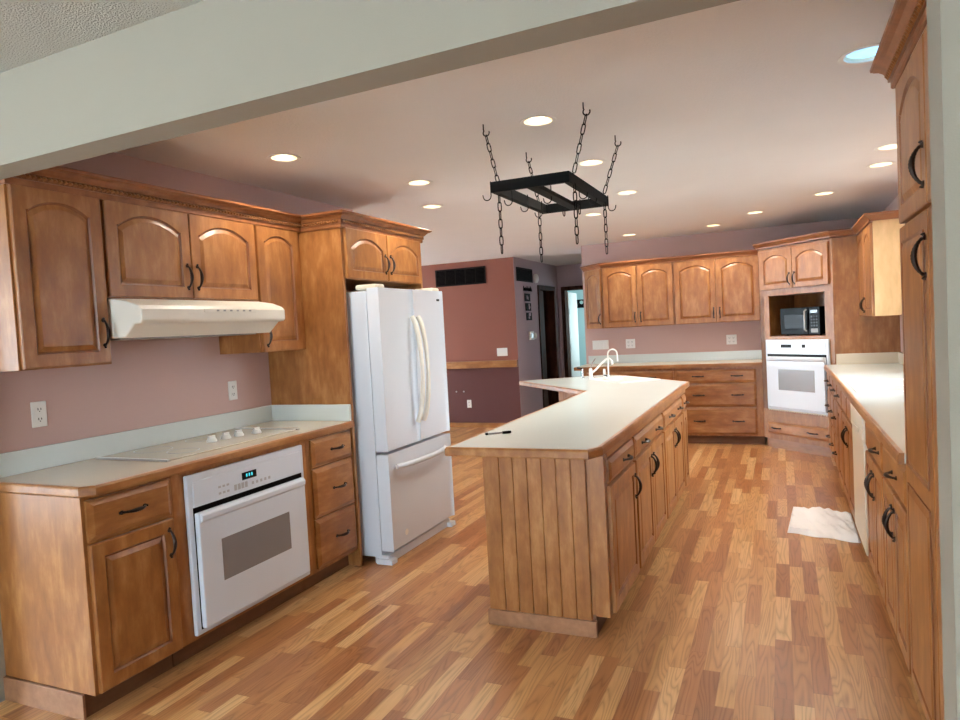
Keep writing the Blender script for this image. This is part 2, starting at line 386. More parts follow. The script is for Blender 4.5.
# near room shell, with a patio door opening behind the camera
g = G().box(-7.5, -2.8, -3.6, -3.5, 0, CZ).box(.8, 3.0, -3.6, -3.5, 0, CZ).box(-2.8, .8, -3.6, -3.5, 2.15, CZ); struct(g.build('wall_rear', 'sage'))
g = G().box(-5.1, -5.0, -3.6, -2.2, 0, CZ).box(-5.1, -5.0, .4, 1.72, 0, CZ).box(-5.1, -5.0, -2.2, .4, 0, .3).box(-5.1, -5.0, -2.2, .4, 2.2, CZ)
struct(g.build('wall_near_left', 'sage'))
g = G().box(-5.08, -5.02, -2.2, .4, .3, .36).box(-5.08, -5.02, -2.2, .4, 2.14, 2.2)
for y0, y1 in ((-2.2, -2.14), (-.93, -.87), (.34, .4)): g.box(-5.08, -5.02, y0, y1, .36, 2.14)
wf = struct(g.build('window_4', 'whitepl')); G().box(-5.055, -5.05, -2.14, .34, .36, 2.14).build('glass', 'glass', wf)
struct(G().box(3.0, 3.1, -3.6, 1.5, 0, CZ).build('wall_near_right', 'sage'))
g = G()
for x0, x1 in ((-2.8, -2.74), (-1.03, -.97), (.74, .8)): g.box(x0, x1, -3.58, -3.52, 0, 2.15)
g.box(-2.8, .8, -3.58, -3.52, 2.09, 2.15); g.box(-2.8, .8, -3.58, -3.52, 0, .06)
wf = struct(g.build('window_1', 'whitepl')); G().box(-2.74, .74, -3.555, -3.55, .06, 2.09).build('glass', 'glass', wf)
# kitchen left wall
struct(G().box(XL - .12, XL, YF, 4.62, 0, CZ).build('wall_left', 'mauve'))
# dining nook
struct(G().box(-7.5, -3.424, 9.12, 9.24, 0, CZ).build('wall_dining', 'brick'))
struct(G().box(-7.5, -3.424, 9.114, 9.121, .065, .885).build('wall_dining_lower', 'maroon'))
struct(G().box(-7.5, -3.424, 9.06, 9.12, .872, .972).build('trim_2', 'wood_h', bevel=.004))
struct(G().box(-7.5, -3.424, 9.103, 9.12, 0, .07).build('baseboard_dining', 'wood_h', bevel=.003))
g = G().box(-7.6, -7.5, YF, 5.6, 0, CZ).box(-7.6, -7.5, 8.4, 9.24, 0, CZ).box(-7.6, -7.5, 5.6, 8.4, 0, .3).box(-7.6, -7.5, 5.6, 8.4, 2.2, CZ)
struct(g.build('wall_dining_left', 'brick'))
g = G()
for y0, y1 in ((5.6, 5.66), (6.97, 7.03), (8.34, 8.4)): g.box(-7.58, -7.52, y0, y1, .3, 2.2)
g.box(-7.58, -7.52, 5.6, 8.4, .3, .36).box(-7.58, -7.52, 5.6, 8.4, 2.14, 2.2)
wf = struct(g.build('window_2', 'darkwood')); G().box(-7.555, -7.55, 5.66, 8.34, .36, 2.14).build('glass', 'glass', wf)
# hall
HX, HY = -3.42, 11.15
g = G().box(HX - .1, HX, 9.122, 10.13, 0, CZ).box(HX - .1, HX, 10.93, HY, 0, CZ).box(HX - .1, HX, 10.13, 10.93, 2.04, CZ)
struct(g.build('wall_hall_left', 'lilac'))
struct(G().box(HX - .016, HX + .012, 9.24, 10.06, 0, .08).build('baseboard_hall', 'darkwood'))
g = G().box(HX, -3.30, HY, HY + .12, 0, CZ).box(-2.5, -2.19, HY, HY + .12, 0, CZ).box(-3.30, -2.5, HY, HY + .12, 2.04, CZ)
struct(g.build('wall_hall_end', 'lilac'))
struct(G().box(-2.29, -2.19, YB + .12, HY, 0, CZ).build('wall_hall_right', 'lilac'))
def casing(name, kind_axis, a0, a1, plane, zt, mat, d=.02, wd=.065):
    g = G()
    if kind_axis == 'y': # opening along y at x=plane facing +x
        g.box(plane - .11, plane + d, a0 - wd, a0, 0, zt + wd).box(plane - .11, plane + d, a1, a1 + wd, 0, zt + wd).box(plane - .11, plane + d, a0, a1, zt, zt + wd)
    else:
        g.box(a0 - wd, a0, plane - d, plane + .13, 0, zt + wd).box(a1, a1 + wd, plane - d, plane + .13, 0, zt + wd).box(a0, a1, plane - d, plane + .13, zt, zt + wd)
    return struct(g.build(name, mat, bevel=.003))
casing('trim_3', 'y', 10.17, 10.9, HX, 2.0, 'darkwood'); casing('trim_4', 'x', -3.29, -2.52, HY, 2.0, 'darkwood')
# dark closet behind the left hall doorway
g = G().box(HX - 1.3, HX - 1.25, 10.0, 11.2, 0, CZ).box(HX - 1.3, HX - .1, 9.98, 10.03, 0, CZ).box(HX - 1.3, HX - .1, 11.15, 11.2, 0, CZ)
struct(g.build('wall_closet', 'darkwood'))
d3 = struct(G().box(HX - .09, HX - .055, 10.19, 10.55, .01, 1.99).build('door_1', 'darkwood', bevel=.003))
# bathroom beyond the hall
g = G().box(-4.2, -2.2, 13.0, 13.1, 0, CZ).box(-4.3, -4.2, HY + .12, 13.1, 0, CZ); struct(g.build('wall_bath', 'bath'))
g = G().box(-2.3, -2.2, HY + .12, 11.85, 0, CZ).box(-2.3, -2.2, 12.75, 13.1, 0, CZ).box(-2.3, -2.2, 11.85, 12.75, 0, .9).box(-2.3, -2.2, 11.85, 12.75, 2.1, CZ); struct(g.build('wall_bath_right', 'bath'))
struct(G().box(-4.3, -2.2, YB + 2.6, 13.1, CZ, CZ + .05).build('ceiling', 'ceil'))
d2 = struct(G().box(-.035, 0, 0, .72, .01, 1.98).build('door_2', 'whitepl', bevel=.003)); d2.location = (-3.28, HY + .14, 0); d2.rotation_euler = (0, 0, math.radians(4))
g = G().box(0, .006, .02, .04, 1.6, 1.7).box(0, .006, .02, .04, .3, .4).box(0, .006, .02, .04, 1.0, 1.1); g.build('door_hinge', 'silver', d2)
# kitchen back wall, right wall with the window over the sink
struct(G().box(-2.305, XR + .12, YB, YB + .12, 0, CZ).build('wall_back', 'mauve'))
g = G().box(XR, XR + .12, YF, 4.45, 0, CZ).box(XR, XR + .12, 6.1, YB + .12, 0, CZ).box(XR, XR + .12, 4.45, 6.1, 0, 1.12).box(XR, XR + .12, 4.45, 6.1, 2.1, CZ)
struct(g.build('wall_right', 'mauve'))
g = G()
for y0, y1 in ((4.45, 4.5), (5.25, 5.3), (6.05, 6.1)): g.box(XR - .01, XR + .1, y0, y1, 1.12, 2.1)
g.box(XR - .01, XR + .1, 4.45, 6.1, 1.12, 1.17).box(XR - .01, XR + .1, 4.45, 6.1, 2.05, 2.1)
wf = struct(g.build('window_3', 'wood_y')); G().box(XR + .05, XR + .055, 4.5, 6.05, 1.17, 2.05).build('glass', 'glass', wf)

# ------------------------------------------------------------------ LEFT RUN (fronts face +x; local x runs to +y)
XF = -2.46; DEP = -XL + XF                     # carcass front plane, depth 0.6
R90 = PI / 2
Y0 = 1.745
def L(y): return y - Y0
t = thing('base_cabinet', 'maple base cabinet, one drawer over one door, near end of the cooktop counter', 'cabinet', (XF, Y0, 0), R90)
carcass(t, .425, .6, .1, .872); drawer(t, .015, .41, .695, .858, (.2125,)); door(t, .015, .41, .106, .685, h='r', hz=.585)
G().box(-.012, 0, .06, .6, 0, .098).build('toe_kick', 'plinth', t, bevel=.002)
t = thing('base_cabinet', 'maple base cabinet framing the white oven under the cooktop', 'cabinet', (XF, 2.17, 0), R90)
g = G().box(0, .07, 0, .58, .1, .872).box(.87, .925, 0, .58, .1, .872).box(.07, .87, 0, .58, .84, .872).box(.07, .87, 0, .58, .1, .121).box(.07, .87, .55, .58, .121, .84)
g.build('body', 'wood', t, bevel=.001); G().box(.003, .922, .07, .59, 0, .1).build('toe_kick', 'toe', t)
t = thing('base_cabinet', 'maple base cabinet with three drawers between the white oven and the refrigerator panel', 'cabinet', (XF, 3.095, 0), R90)
carcass(t, .44, .6, .1, .872)
for z0, z1 in ((.697, .857), (.406, .688), (.118, .398)): drawer(t, .035, .432, z0, z1, (.27,))
# counter oven
def oven(name, label, loc, rz, W, H, panel, wins, style):
    t = thing(name, label, 'oven', loc, rz)
    G().box(.04, W - .04, .0, .5, .01, H - .02).build('oven_box', 'grey', t)
    G().box(0, W, -.022, 0, 0, H).build('trim_frame', 'white', t, bevel=.006)
    zp = H - panel
    G().box(.03, W - .03, -.026, -.018, zp, H - .03).build('control_panel', 'white', t, bevel=.004)
    G().box(.025, W - .025, -.0235, -.015, zp - .022, zp).build('vent_slot', 'blk', t)
    G().box(.0255, W - .0255, -.0232, -.018, .0235, zp - .02).build('door_gap_shade', 'blk', t)  # black sheet paints the shaded gap around the oven door
    d = G().box(.03, W - .03, -.048, -.02, .028, zp - .024).build('oven_door', 'white', t, bevel=.006)
    u0, u1, z0, z1 = wins
    G().box(u0, u1, -.0495, -.046, z0, z1).build('window', 'ovenglass', d)
    hd = G(); zt = zp - .042; hp_ = .004
    hpr = [(-.046, zt - .030), (-.056 - hp_, zt - .016), (-.058 - hp_, zt + .004), (-.054 - hp_ * .6, zt + .014), (-.046, zt + .014)]
    hd.loops([[(.04, y_, z_) for y_, z_ in hpr], [(W - .04, y_, z_) for y_, z_ in hpr]])
    hd.build('oven_handle', 'white', d, bevel=.003)
    zc = zp + (panel - .03) / 2
    if style == 0:
        G().box(.335, .435, -.028, -.0255, zc - .002, zc + .034).build('clock_display', 'lcd', t)
        g = G()
        for k in range(3): g.box(.362 + k * .018, .371 + k * .018, -.0285, -.0275, zc + .01, zc + .025)
        g.build('clock_digits', 'lcdglow', t)
        g = G()
        for k in range(4): g.box(.28 + k * .024, .297 + k * .024, -.0275, -.0255, zc - .04, zc - .012)
        for k in range(5): g.box(.40 + k * .03, .414 + k * .03, -.0275, -.0255, zc - .036, zc - .022)
        for k in range(3):
            for j in range(2): g.box(.18 + k * .026, .195 + k * .026, -.0275, -.0255, zc - .035 + j * .03, zc - .025 + j * .03)
        each('button', g, 'keygrey', t)
    else:
        G().box(W * .27, W * .44, -.028, -.0255, zc + .008, zc + .04).build('clock_display', 'blk', t)
        G().box(W * .61, W * .66, -.028, -.0255, zc + .008, zc + .04).build('timer_display', 'blk', t)
        g = G()
        for k in range(3): g.box(W * .25 + k * .05, W * .28 + k * .05, -.0275, -.0255, zc - .035, zc - .029)
        for k in range(2):
            for j in range(4): g.box(W * .49 + k * .035, W * .52 + k * .035, -.0275, -.0255, zc - .035 + j * .018, zc - .029 + j * .018)
        each('button', g, 'keygrey', t)
        g = G()
        n = 26
        for k in range(n): g.lathe([(.0, -.001), (.012, 0), (.012, .008), (.0, .009)], (.02 + (W - .04) * k / (n - 1), -.012, .0), 8, axis='Y')
        g.build('lower_vent_grille', 'bisque', t)
    return t
oven('oven', 'white built-in oven under the cooktop counter on the left', (XF, 2.233, .122), R90, .81, .727, .15, (.155, .635, .206, .402), 0)
# counter
CT = .914
t = thing('countertop', 'cream laminate countertop, beige wood reflection painted in, oak edge, under the range hood', 'countertop')
hole = [(-2.985, 2.28), (-2.56, 2.28), (-2.56, 3.05), (-2.985, 3.05)]
ch = .022
fillmesh('laminate_top', [(XL, Y0 + .018), (-2.44 - ch - .008, Y0 + .018), (-2.44, Y0 + ch + .026), (-2.44, 3.533), (XL, 3.533)], [], CT - .019, .036, 'lam_reflect', t)
NOS = [(0, .874), (.019, .874), (.021, .880), (.021, .905), (.016, CT - .001), (0, CT - .001)]
G().sweep([(XL, Y0 + .018), (-2.44 - ch - .008, Y0 + .018), (-2.44, Y0 + ch + .026), (-2.44, 3.533)], NOS).build('wood_edge', 'wood_y', t, bevel=.001)
G().box(XL, XL + .02, Y0, 3.533, CT - .001, CT + .1).box(XL + .02, -2.44, 3.513, 3.533, CT - .001, CT + .1).build('backsplash', 'lam', t, bevel=.002)
# cooktop: smooth glass with metal trim, knobs in a row at its front
t = thing('cooktop', 'smooth beige glass electric cooktop with white knobs along its front edge', 'cooktop', (0, 0, CT))
G().box(-3.0, -2.545, 2.245, 3.13, 0, .006).build('glass_surface', 'coolglass', t, bevel=.002)
for y_ in (2.225, 3.132): G().box(-3.006, -2.535, y_, y_ + .016, 0, .009).build('metal_trim', 'silver', t, bevel=.002)
for (bx, by, r) in ((-2.88, 2.45, .09), (-2.68, 2.45, .075), (-2.88, 2.75, .075)):
    g = G(); g.lathe([(r, .006), (r, .0068), (r - .003, .0068), (r - .003, .006)], (bx, by, 0), 36, cap0=False, cap1=False); g.build('burner_ring', 'grey', t)
for y, x in ((2.70, -2.745), (2.80, -2.745), (2.885, -2.735), (2.985, -2.70)):
    g = G().lathe([(.026, .006), (.027, .012), (.022, .022), (.021, .026)], (x, y, 0), 20); g.box(x - .006, x + .006, y - .02, y + .02, .024, .038); g.build('knob', 'whitepl', t, smooth=True)
outlet('wall_outlet', 'white wall outlet above the near end of the cooktop counter', 'outlet', (XL, 2.01, 1.158), R90)
outlet('wall_outlet', 'white wall outlet below the range hood beside the refrigerator panel', 'outlet', (XL, 3.20, 1.142), R90)
# wall cabinets
UF = -2.751; UD = UF - XL
t = thing('wall_cabinet', 'tall maple wall cabinet with one arched door at the left end of the room', 'cabinet', (UF, 1.745, 0), R90)
carcass(t, .41, UD, 1.365, 2.11, toe=False); door(t, .01, .398, 1.37, 2.105, True, 'r', 1.505)
t = thing('wall_cabinet', 'short maple wall cabinet with two arched doors above the range hood', 'cabinet', (UF, 2.155, 0), R90)
carcass(t, .965, UD, 1.66, 2.11, toe=False); door(t, .008, .481, 1.667, 2.105, True, 'r', 1.775); door(t, .486, .958, 1.667, 2.105, True, 'l', 1.775)
t = thing('wall_cabinet', 'narrow maple wall cabinet with arched door between range hood and refrigerator panel', 'cabinet', (UF, 3.12, 0), R90)
carcass(t, .415, UD, 1.365, 2.11, toe=False); door(t, .012, .375, 1.37, 2.105, True, 'l', 1.46)
# hood
t = thing('range_hood', 'white range hood under the short wall cabinet on the left', 'range hood', (0, 0, 0))
Z1, ZB = 1.658, 1.478
pr = [(XL, Z1), (UF + .02, Z1), (-2.63, 1.640), (-2.57, 1.618), (-2.552, 1.600), (-2.552, 1.546), (-2.565, 1.538), (-2.60, 1.536), (-2.665, ZB), (XL, ZB)]
G().loops([[(x, 2.16, z) for x, z in pr], [(x, 3.115, z) for x, z in pr]]).build('hood_body', 'whitehood', t, bevel=.008, seg=3)
G().box(XL + .02, -2.74, 2.2, 3.08, ZB - .006, ZB + .004).build('grease_filter', 'grey', t)
g = G().box(-2.556, -2.5495, 2.52, 2.88, 1.585, 1.604); g.build('control_strip', 'whitehood', t, bevel=.003)
g = G()
for k in range(6): g.box(-2.553, -2.548, 2.60 + k * .045, 2.615 + k * .045, 1.59, 1.598)
each('slider_switch', g, 'grey', t)
# refrigerator surround
t = thing('refrigerator_cabinet', 'maple enclosure with tall side panel and two small arched doors above the refrigerator', 'cabinet', (-2.44, 3.536, 0), R90)
G().box(0, .022, 0, .618, 0, 2.11).build('side_panel', 'wood', t, bevel=.001)
G().box(1.0, 1.02, 0, .618, 0, 2.11).build('side_panel', 'wood', t, bevel=.001)
G().box(.022, 1.0, 0, .618, 1.787, 2.11).build('body', 'wood', t)
door(t, .028, .503, 1.79, 2.10, True, 'r', 1.90, st=.05); door(t, .511, .985, 1.79, 2.10, True, 'l', 1.90, st=.05)
# crown moulding
CR = [(0, 2.095), (.006, 2.095), (.010, 2.100), (.010, 2.122), (.016, 2.124), (.016, 2.144), (.024, 2.147), (.030, 2.156), (.042, 2.167), (.056, 2.173), (.058, 2.176), (.064, 2.178), (.066, 2.187), (.062, 2.190), (0, 2.190)]
CRB = [(0, 2.10), (.007, 2.10), (.010, 2.114), (.018, 2.122), (.032, 2.138), (.040, 2.146), (.046, 2.148), (.046, 2.162), (0, 2.162)]
def rope(g, path, d, z, r=.010, step=.022):
    P_ = [Vector(p) for p in path]
    for a, b in zip(P_[:-1], P_[1:]):
        dr = (b - a); ln = dr.length; dr.normalize(); nn = Vector((dr.y, -dr.x)); k = int(ln / step)
        for i in range(k):
            c = a + dr * (i + .5) * ln / k + nn * d
            p0 = Vector((c.x - dr.x * .006, c.y - dr.y * .006, z - .009)); p1 = Vector((c.x + dr.x * .006, c.y + dr.y * .006, z + .009))
            g.tube([p0, (p0 + p1) / 2 + Vector((nn.x, nn.y, 0)) * .003, p1], [.002, r, .002], 5)
def crown(label, path, dz=0, ropes=True, prof=CR):
    t = thing('crown_moulding', label, 'moulding', (0, 0, dz))
    G().sweep(path, prof).build('cornice', 'crown', t)
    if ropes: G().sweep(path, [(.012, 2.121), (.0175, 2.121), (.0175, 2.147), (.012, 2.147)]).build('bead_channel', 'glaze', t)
    if ropes:
        g = G(); rope(g, path, .0195, 2.134); g.build('rope_bead', 'wood', t, smooth=True)
    return t
# travel so that the room side is on the right
crown('long stained crown moulding with rope bead along the left wall cabinets and refrigerator enclosure',
      [(XL, 1.745), (UF + .015, 1.745), (UF + .015, 3.534), (-2.435, 3.534), (-2.435, 4.556), (XL, 4.556)][::1])

# ------------------------------------------------------------------ refrigerator
t = thing('refrigerator', 'white french-door refrigerator with bottom freezer in the maple enclosure', 'refrigerator', (-2.33, 3.605, 0), R90)
FW = .868
G().box(0, FW, 0, .66, .04, 1.705).build('body', 'white', t, bevel=.005)
def fdoor(name, u0, u1, z0, z1):
    g = G(); prof = []
    n = 10
    for (ry, k) in ((0.008, 0), (.075, 0)): pass
    def lp(z, ins):
        p = [(u0 + ins, -.006), (u0 + ins, -.07)]
        rr = .028
        for i in range(5):
            a = PI + (PI / 2) * i / 4; p.append((u0 + ins + rr + rr * math.cos(a), -.074 - rr * .6 + rr * .6 * -math.sin(a) * 1 + 0))
        for i in range(5):
            a = 1.5 * PI + (PI / 2) * i / 4; p.append((u1 - ins - rr + rr * math.cos(a), -.074 - rr * .6 - rr * .6 * math.sin(a)))
        p += [(u1 - ins, -.07), (u1 - ins, -.006)]
        return [(x, y, z) for x, y in p]
    g.loops([lp(z0 + .004, .006), lp(z0 + .010, 0), lp(z1 - .010, 0), lp(z1, .006)])
    return g
def fix(g):  # mirror the corner bulge outwards
    return g
dl = fdoor('', .0, .421, .70, 1.722).build('door', 'white', t, smooth=True)
dr_ = fdoor('', .429, FW, .70, 1.722).build('door', 'white', t, smooth=True)
fz = fdoor('', .0, FW, .075, .685).build('freezer_drawer', 'white', t, smooth=True)
for (d_, u, s_) in ((dl, .385, -1), (dr_, .465, 1)):
    g = G(); pts = []; rr = []
    for i in range(17):
        a = i / 16; pts.append((u, -.10 - .055 * math.sin(PI * a) ** .6, .84 + .70 * a)); rr.append(.012 + .005 * abs(math.cos(PI * a)))
    g.tube(pts, rr, 10); g.build('handle', 'whitehood', d_, smooth=True)
g = G(); pts = [(.09 + .67 * i / 16, -.095 - .05 * math.sin(PI * i / 16) ** .5, .60) for i in range(17)]
g.tube(pts, .017, 10); g.build('handle', 'white', fz, smooth=True)
g = G().box(0, FW, -.05, .05, 0, .055).box(-.02, .05, -.085, .03, 0, .035).box(FW - .05, FW + .02, -.085, .03, 0, .035); g.build('base_grille', 'white', t, bevel=.006)
for u in (.005, FW - .115): G().box(u, u + .11, -.07, .08, 1.712, 1.745).build('hinge_cover', 'bisque', t, bevel=.012, seg=3)
g = G(); g.box(.775, .808, -.0935, -.0885, 1.648, 1.662); g.build('badge', 'blk', dr_)
g = G(); g.lathe([(.02, 0), (.02, .001)], (.17, -.0905, .16), 20, axis='Y'); g.build('sticker', 'whitepl', fz)

# ------------------------------------------------------------------ ISLAND
IX = -.745; IY0 = 3.01; IYe = 5.79; IXL = -1.335
t = thing('island_cabinet', 'nearest island cabinet unit with beadboard end panel and one drawer over one door', 'cabinet', (IX, IY0, 0), R90)
G().box(0, .61, 0, .59, .1, .872).build('body', 'wood', t, bevel=.001)
g = G(); n = 7; bw = .066; x = IXL + .03
pts = [(IXL, 0)]
g.box(IX - .03 - .035, IX, -.016, 0, .1, .872)      # stile
xs = [IXL + .012 + k * (IX - .085 - IXL - .012) / n for k in range(n + 1)]
prof = [(IXL, 0), (IXL, -.012)]
for k in range(n):
    prof += [(xs[k] + .004, -.012)] if k else [(xs[k] + .004, -.012)]
    prof += [(xs[k + 1] - .004, -.012), (xs[k + 1], -.007)]
prof += [(xs[-1], 0)]
g.loops([[(a, b, .06) for a, b in prof], [(a, b, .872) for a, b in prof]])
# convert from world-aligned to the unit's frame: local u = y - IY0, local v = IX - x
gg = G(); gg.add([(v[1], IX - v[0], v[2]) for v in g.v], g.f); 
gg.build('beadboard_panel', 'wood', t)
G().box(-.022, 0, .065, .60, 0, .075).build('plinth_board', 'plinth', t, bevel=.002)
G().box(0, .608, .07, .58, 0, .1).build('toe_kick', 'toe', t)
drawer(t, .03, .59, .70, .815, (.36,)); door(t, .03, .59, .106, .690, h='r', hz=.57)
G().box(.0, .61, -.012, 0, .825, .872).build('apron_rail', 'wood_h', t)
for (a, b, dh, lab, dd) in ((3.62, 4.59, (.24, .70), 'island cabinet unit with wide two-pull drawer over two doors, second from the beadboard end', 2),
                       (4.59, 5.54, (.29, .72), 'island cabinet unit with wide two-pull drawer over two doors, third from the beadboard end', 2),
                       (5.54, 5.79, (.125,), 'narrow island cabinet unit with one small drawer over one door at the far corner', 1)):
    t = thing('island_cabinet', lab, 'cabinet', (IX, a, 0), R90); w_ = b - a
    carcass(t, w_, .59, .1, .872); G().box(.0, w_, -.012, 0, .825, .872).build('apron_rail', 'wood_h', t)
    drawer(t, .02, w_ - .02, .70, .815, dh)
    if dd == 2:
        m_ = w_ / 2; door(t, .02, m_ - .003, .106, .690, h='r', hz=.575); door(t, m_ + .003, w_ - .02, .106, .690, h='l', hz=.575)
    else: door(t, .015, w_ - .015, .106, .690)
# angled arm
ip = [(-1.372, 2.74), (-.752, 2.74), (-.72, 2.815), (-.72, 5.79), (-1.50, 6.67), (-1.61, 6.73), (-2.295, 6.185), (-1.372, 5.15)]
ad = Vector((-.664, .748)); an = Vector((.748, .664))
A0 = Vector((-.745, 5.79))
t = thing('island_cabinet', 'angled island cabinet under the island sink with beadboard back facing the red wall', 'cabinet', (0, 0, 0))
o_ = [A0, A0 + ad * 1.12, A0 + ad * 1.12 - an * .60, A0 - an * .60 + ad * .0]
# body footprint joins the straight part
fp = [(A0.x, A0.y), (o_[1].x, o_[1].y), (o_[2].x, o_[2].y), (-1.335, 5.40), (-1.335, 5.792), ]
hollow(fp, .1, .872).build('body', 'wood', t)
fpt = [(A0.x - .06, A0.y + .0), (o_[1].x - an.x * .07 - ad.x * .02, o_[1].y - an.y * .07 - ad.y * .02), (o_[2].x + .05, o_[2].y - .02), (-1.32, 5.45), (-1.32, 5.795)]
G().prism(fpt, 0, .1).build('toe_kick', 'toe', t)
g = G(); b0 = Vector(o_[2]); b1 = Vector((-1.335, 5.40)); bd = (b1 - b0); bl = bd.length; bd.normalize(); bn = Vector((bd.y, -bd.x)); 
if bn.x > 0: bn = -bn
n = int(bl / .066)
for k in range(n):
    p0 = b0 + bd * (k * bl / n + .003); p1 = b0 + bd * ((k + 1) * bl / n - .003)
    g.prism([(p0.x, p0.y), (p1.x, p1.y), (p1.x + bn.x * .012, p1.y + bn.y * .012), (p0.x + bn.x * .012, p0.y + bn.y * .012)], .06, .872)
g.build('beadboard_panel', 'wood', t)
# doors on the face toward the back run
rzA = math.atan2(ad.y, ad.x)
tt = bpy.data.objects.new('door_face', None)
def dooratt(parent, P0, rz, u0, u1, z0, z1, hs, kind='door'):
    if kind == 'door': o = door(parent, u0, u1, z0, z1, h=hs, hz=.575)
    else: o = drawer(parent, u0, u1, z0, z1, ((u0 + u1) / 2,))
    o.location = (P0[0], P0[1], 0); o.rotation_euler = (0, 0, rz); return o
bpy.data.objects.remove(tt)
for u0, u1, hs in ((.03, .36, 'l'), (.37, .72, 'r'), (.73, 1.08, 'l')):
    dooratt(t, A0, rzA, u0, u1, .106, .69, hs); dooratt(t, A0, rzA, u0, u1, .70, .815, None, 'drawer')
# top with sink hole
t = thing('countertop', 'long cream laminate island countertop with clipped corners and angled far arm', 'countertop')
def rectalong(c, d, n_, hl, hw, r=0):
    return [(c.x + d.x * a * hl + n_.x * b * hw, c.y + d.y * a * hl + n_.y * b * hw) for a, b in ((-1, -1), (1, -1), (1, 1), (-1, 1))]
sc_c = Vector((-1.385, 6.27)) 
SC = A0 + ad * .62 - an * .20
sh = rectalong(SC, ad, an, .27, .17)
fillmesh('laminate_top', ip, [sh], CT - .019, .036, 'lam', t)
G().sweep(ip, NOS, closed=True).build('wood_edge', 'wood_y', t)
# the island's own sink
def sink(name, label, C_, d, n_, hl, hw, double=False, mat='whitepl'):
    s = thing(name, label, 'sink', (C_.x, C_.y, CT))
    z = Vector((0, 0))
    O1 = rectalong(z, d, n_, hl + .025, hw + .025); I1 = rectalong(z, d, n_, hl, hw)
    cent = [(0, hl)] if not double else [(-hl / 2 - .01, hl / 2 - .02), (hl / 2 + .01, hl / 2 - .02)]
    g = G()
    g.loops([[(x, y, -.0005) for x, y in O1], [(x, y, .007) for x, y in rectalong(z, d, n_, hl + .022, hw + .022)], [(x, y, .007) for x, y in rectalong(z, d, n_, hl + .002, hw + .002)], [(x, y, 0) for x, y in rectalong(z, d, n_, hl - .004, hw - .004)]], False, False)
    g.build('rim', mat, s)
    for (o0, h_) in cent:
        cc = d * o0
        a = rectalong(cc, d, n_, h_ - .004, hw - .004); b = rectalong(cc, d, n_, h_ - .03, hw - .03)
        G().loops([[(x, y, 0) for x, y in a], [(x, y, -.15) for x, y in b], [(x, y, -.165) for x, y in rectalong(cc, d, n_, h_ - .05, hw - .05)]], False, True).build('basin', mat, s, smooth=True)
        G().lathe([(.03, -.164), (.03, -.160), (.02, -.162)], (cc.x, cc.y, 0), 18).build('drain', 'chrome', s)
    if double:
        G().add([(p[0], p[1], .0) for p in rectalong(z, d, n_, .025, hw)], [(0, 1, 2, 3)]).build('divider', mat, s)
    return s
sink('sink', 'small white drop-in sink in the angled arm of the island', SC, ad, an, .27, .17)
# faucets behind it
def arc(c0, r, a0, a1, dirv, n=12):
    return [(c0[0] + dirv.x * r * math.cos(a0 + (a1 - a0) * i / n), c0[1] + dirv.y * r * math.cos(a0 + (a1 - a0) * i / n), c0[2] + r * math.sin(a0 + (a1 - a0) * i / n)) for i in range(n + 1)]
camd = Vector((.9, .42))    # swing of the spouts, to the right of the viewer
gx, gy = -1.41, 6.005
t = thing('drinking_water_tap', 'tall thin white gooseneck tap on the island', 'faucet', (gx, gy, CT))
G().lathe([(.022, 0), (.022, .008), (.011, .014), (.011, .05)], n=16).build('base', 'whitepl', t, smooth=True)
G().tube([(0, 0, .01), (0, 0, .225)] + arc((camd.x * .042, camd.y * .042, .235), .042, PI, 0, camd) + [(camd.x * .086, camd.y * .086, .17)], .0065, 10).build('gooseneck', 'whitepl', t, smooth=True)
G().tube([(0, 0, .04), (-.04, -.02, .055)], .005, 8).build('tap_lever', 'blk', t, smooth=True)
t = thing('kitchen_faucet', 'white pull-out faucet with long slanted spout behind the island sink', 'faucet', (-1.63, 6.235, CT))
G().lathe([(.03, 0), (.03, .008), (.018, .016), (.016, .09), (.012, .10)], n=18).build('base', 'whitepl', t, smooth=True)
G().tube([(0, 0, .05), (camd.x * .05, camd.y * .05, .085), (camd.x * .11, camd.y * .11, .145), (camd.x * .145, camd.y * .145, .175), (camd.x * .18, camd.y * .18, .18), (camd.x * .20, camd.y * .20, .16), (camd.x * .205, camd.y * .205, .125)], [.010, .010, .009, .009, .010, .011, .012], 12).build('spout', 'whitepl', t, smooth=True)
G().tube([(0, 0, .10), (camd.x * .02, camd.y * .02, .15), (camd.x * .05, camd.y * .05, .19)], .005, 8).build('lever', 'chrome', t, smooth=True)
t = thing('soap_dispenser', 'small white soap dispenser left of the slanted island faucet', 'dispenser', (-1.74, 6.36, CT))
G().lathe([(.018, 0), (.018, .008), (.010, .012), (.010, .09)], n=14).build('stem', 'chrome', t, smooth=True)
G().tube([(0, 0, .09), (-.05, -.02, .10)], .010, 8).build('pump_head', 'bronze', t, smooth=True)
t = thing('side_sprayer', 'short white sprayer standing between the two island faucets', 'sprayer', (-1.47, 6.10, CT))
G().lathe([(.018, 0), (.018, .012), (.011, .02), (.013, .08), (.010, .10)], n=14).build('sprayer_head', 'whitepl', t, smooth=True)
t = thing('pen', 'slim marker with black cap lying on the near end of the island top', 'pen', (-1.335, 3.05, CT))
dpen = Vector((.78, .62, 0)) * .13
z_ = Vector((0, 0, .006))
G().tube([z_ + dpen * .08, z_ + dpen * .72], .0045, 10).build('barrel', 'grey', t, smooth=True)
G().tube([z_, z_ + dpen * .09], .006, 10).build('end_plug', 'blk', t, smooth=True)
G().tube([z_ + dpen * .66, z_ + dpen], .0062, 10).build('cap', 'blk', t, smooth=True)

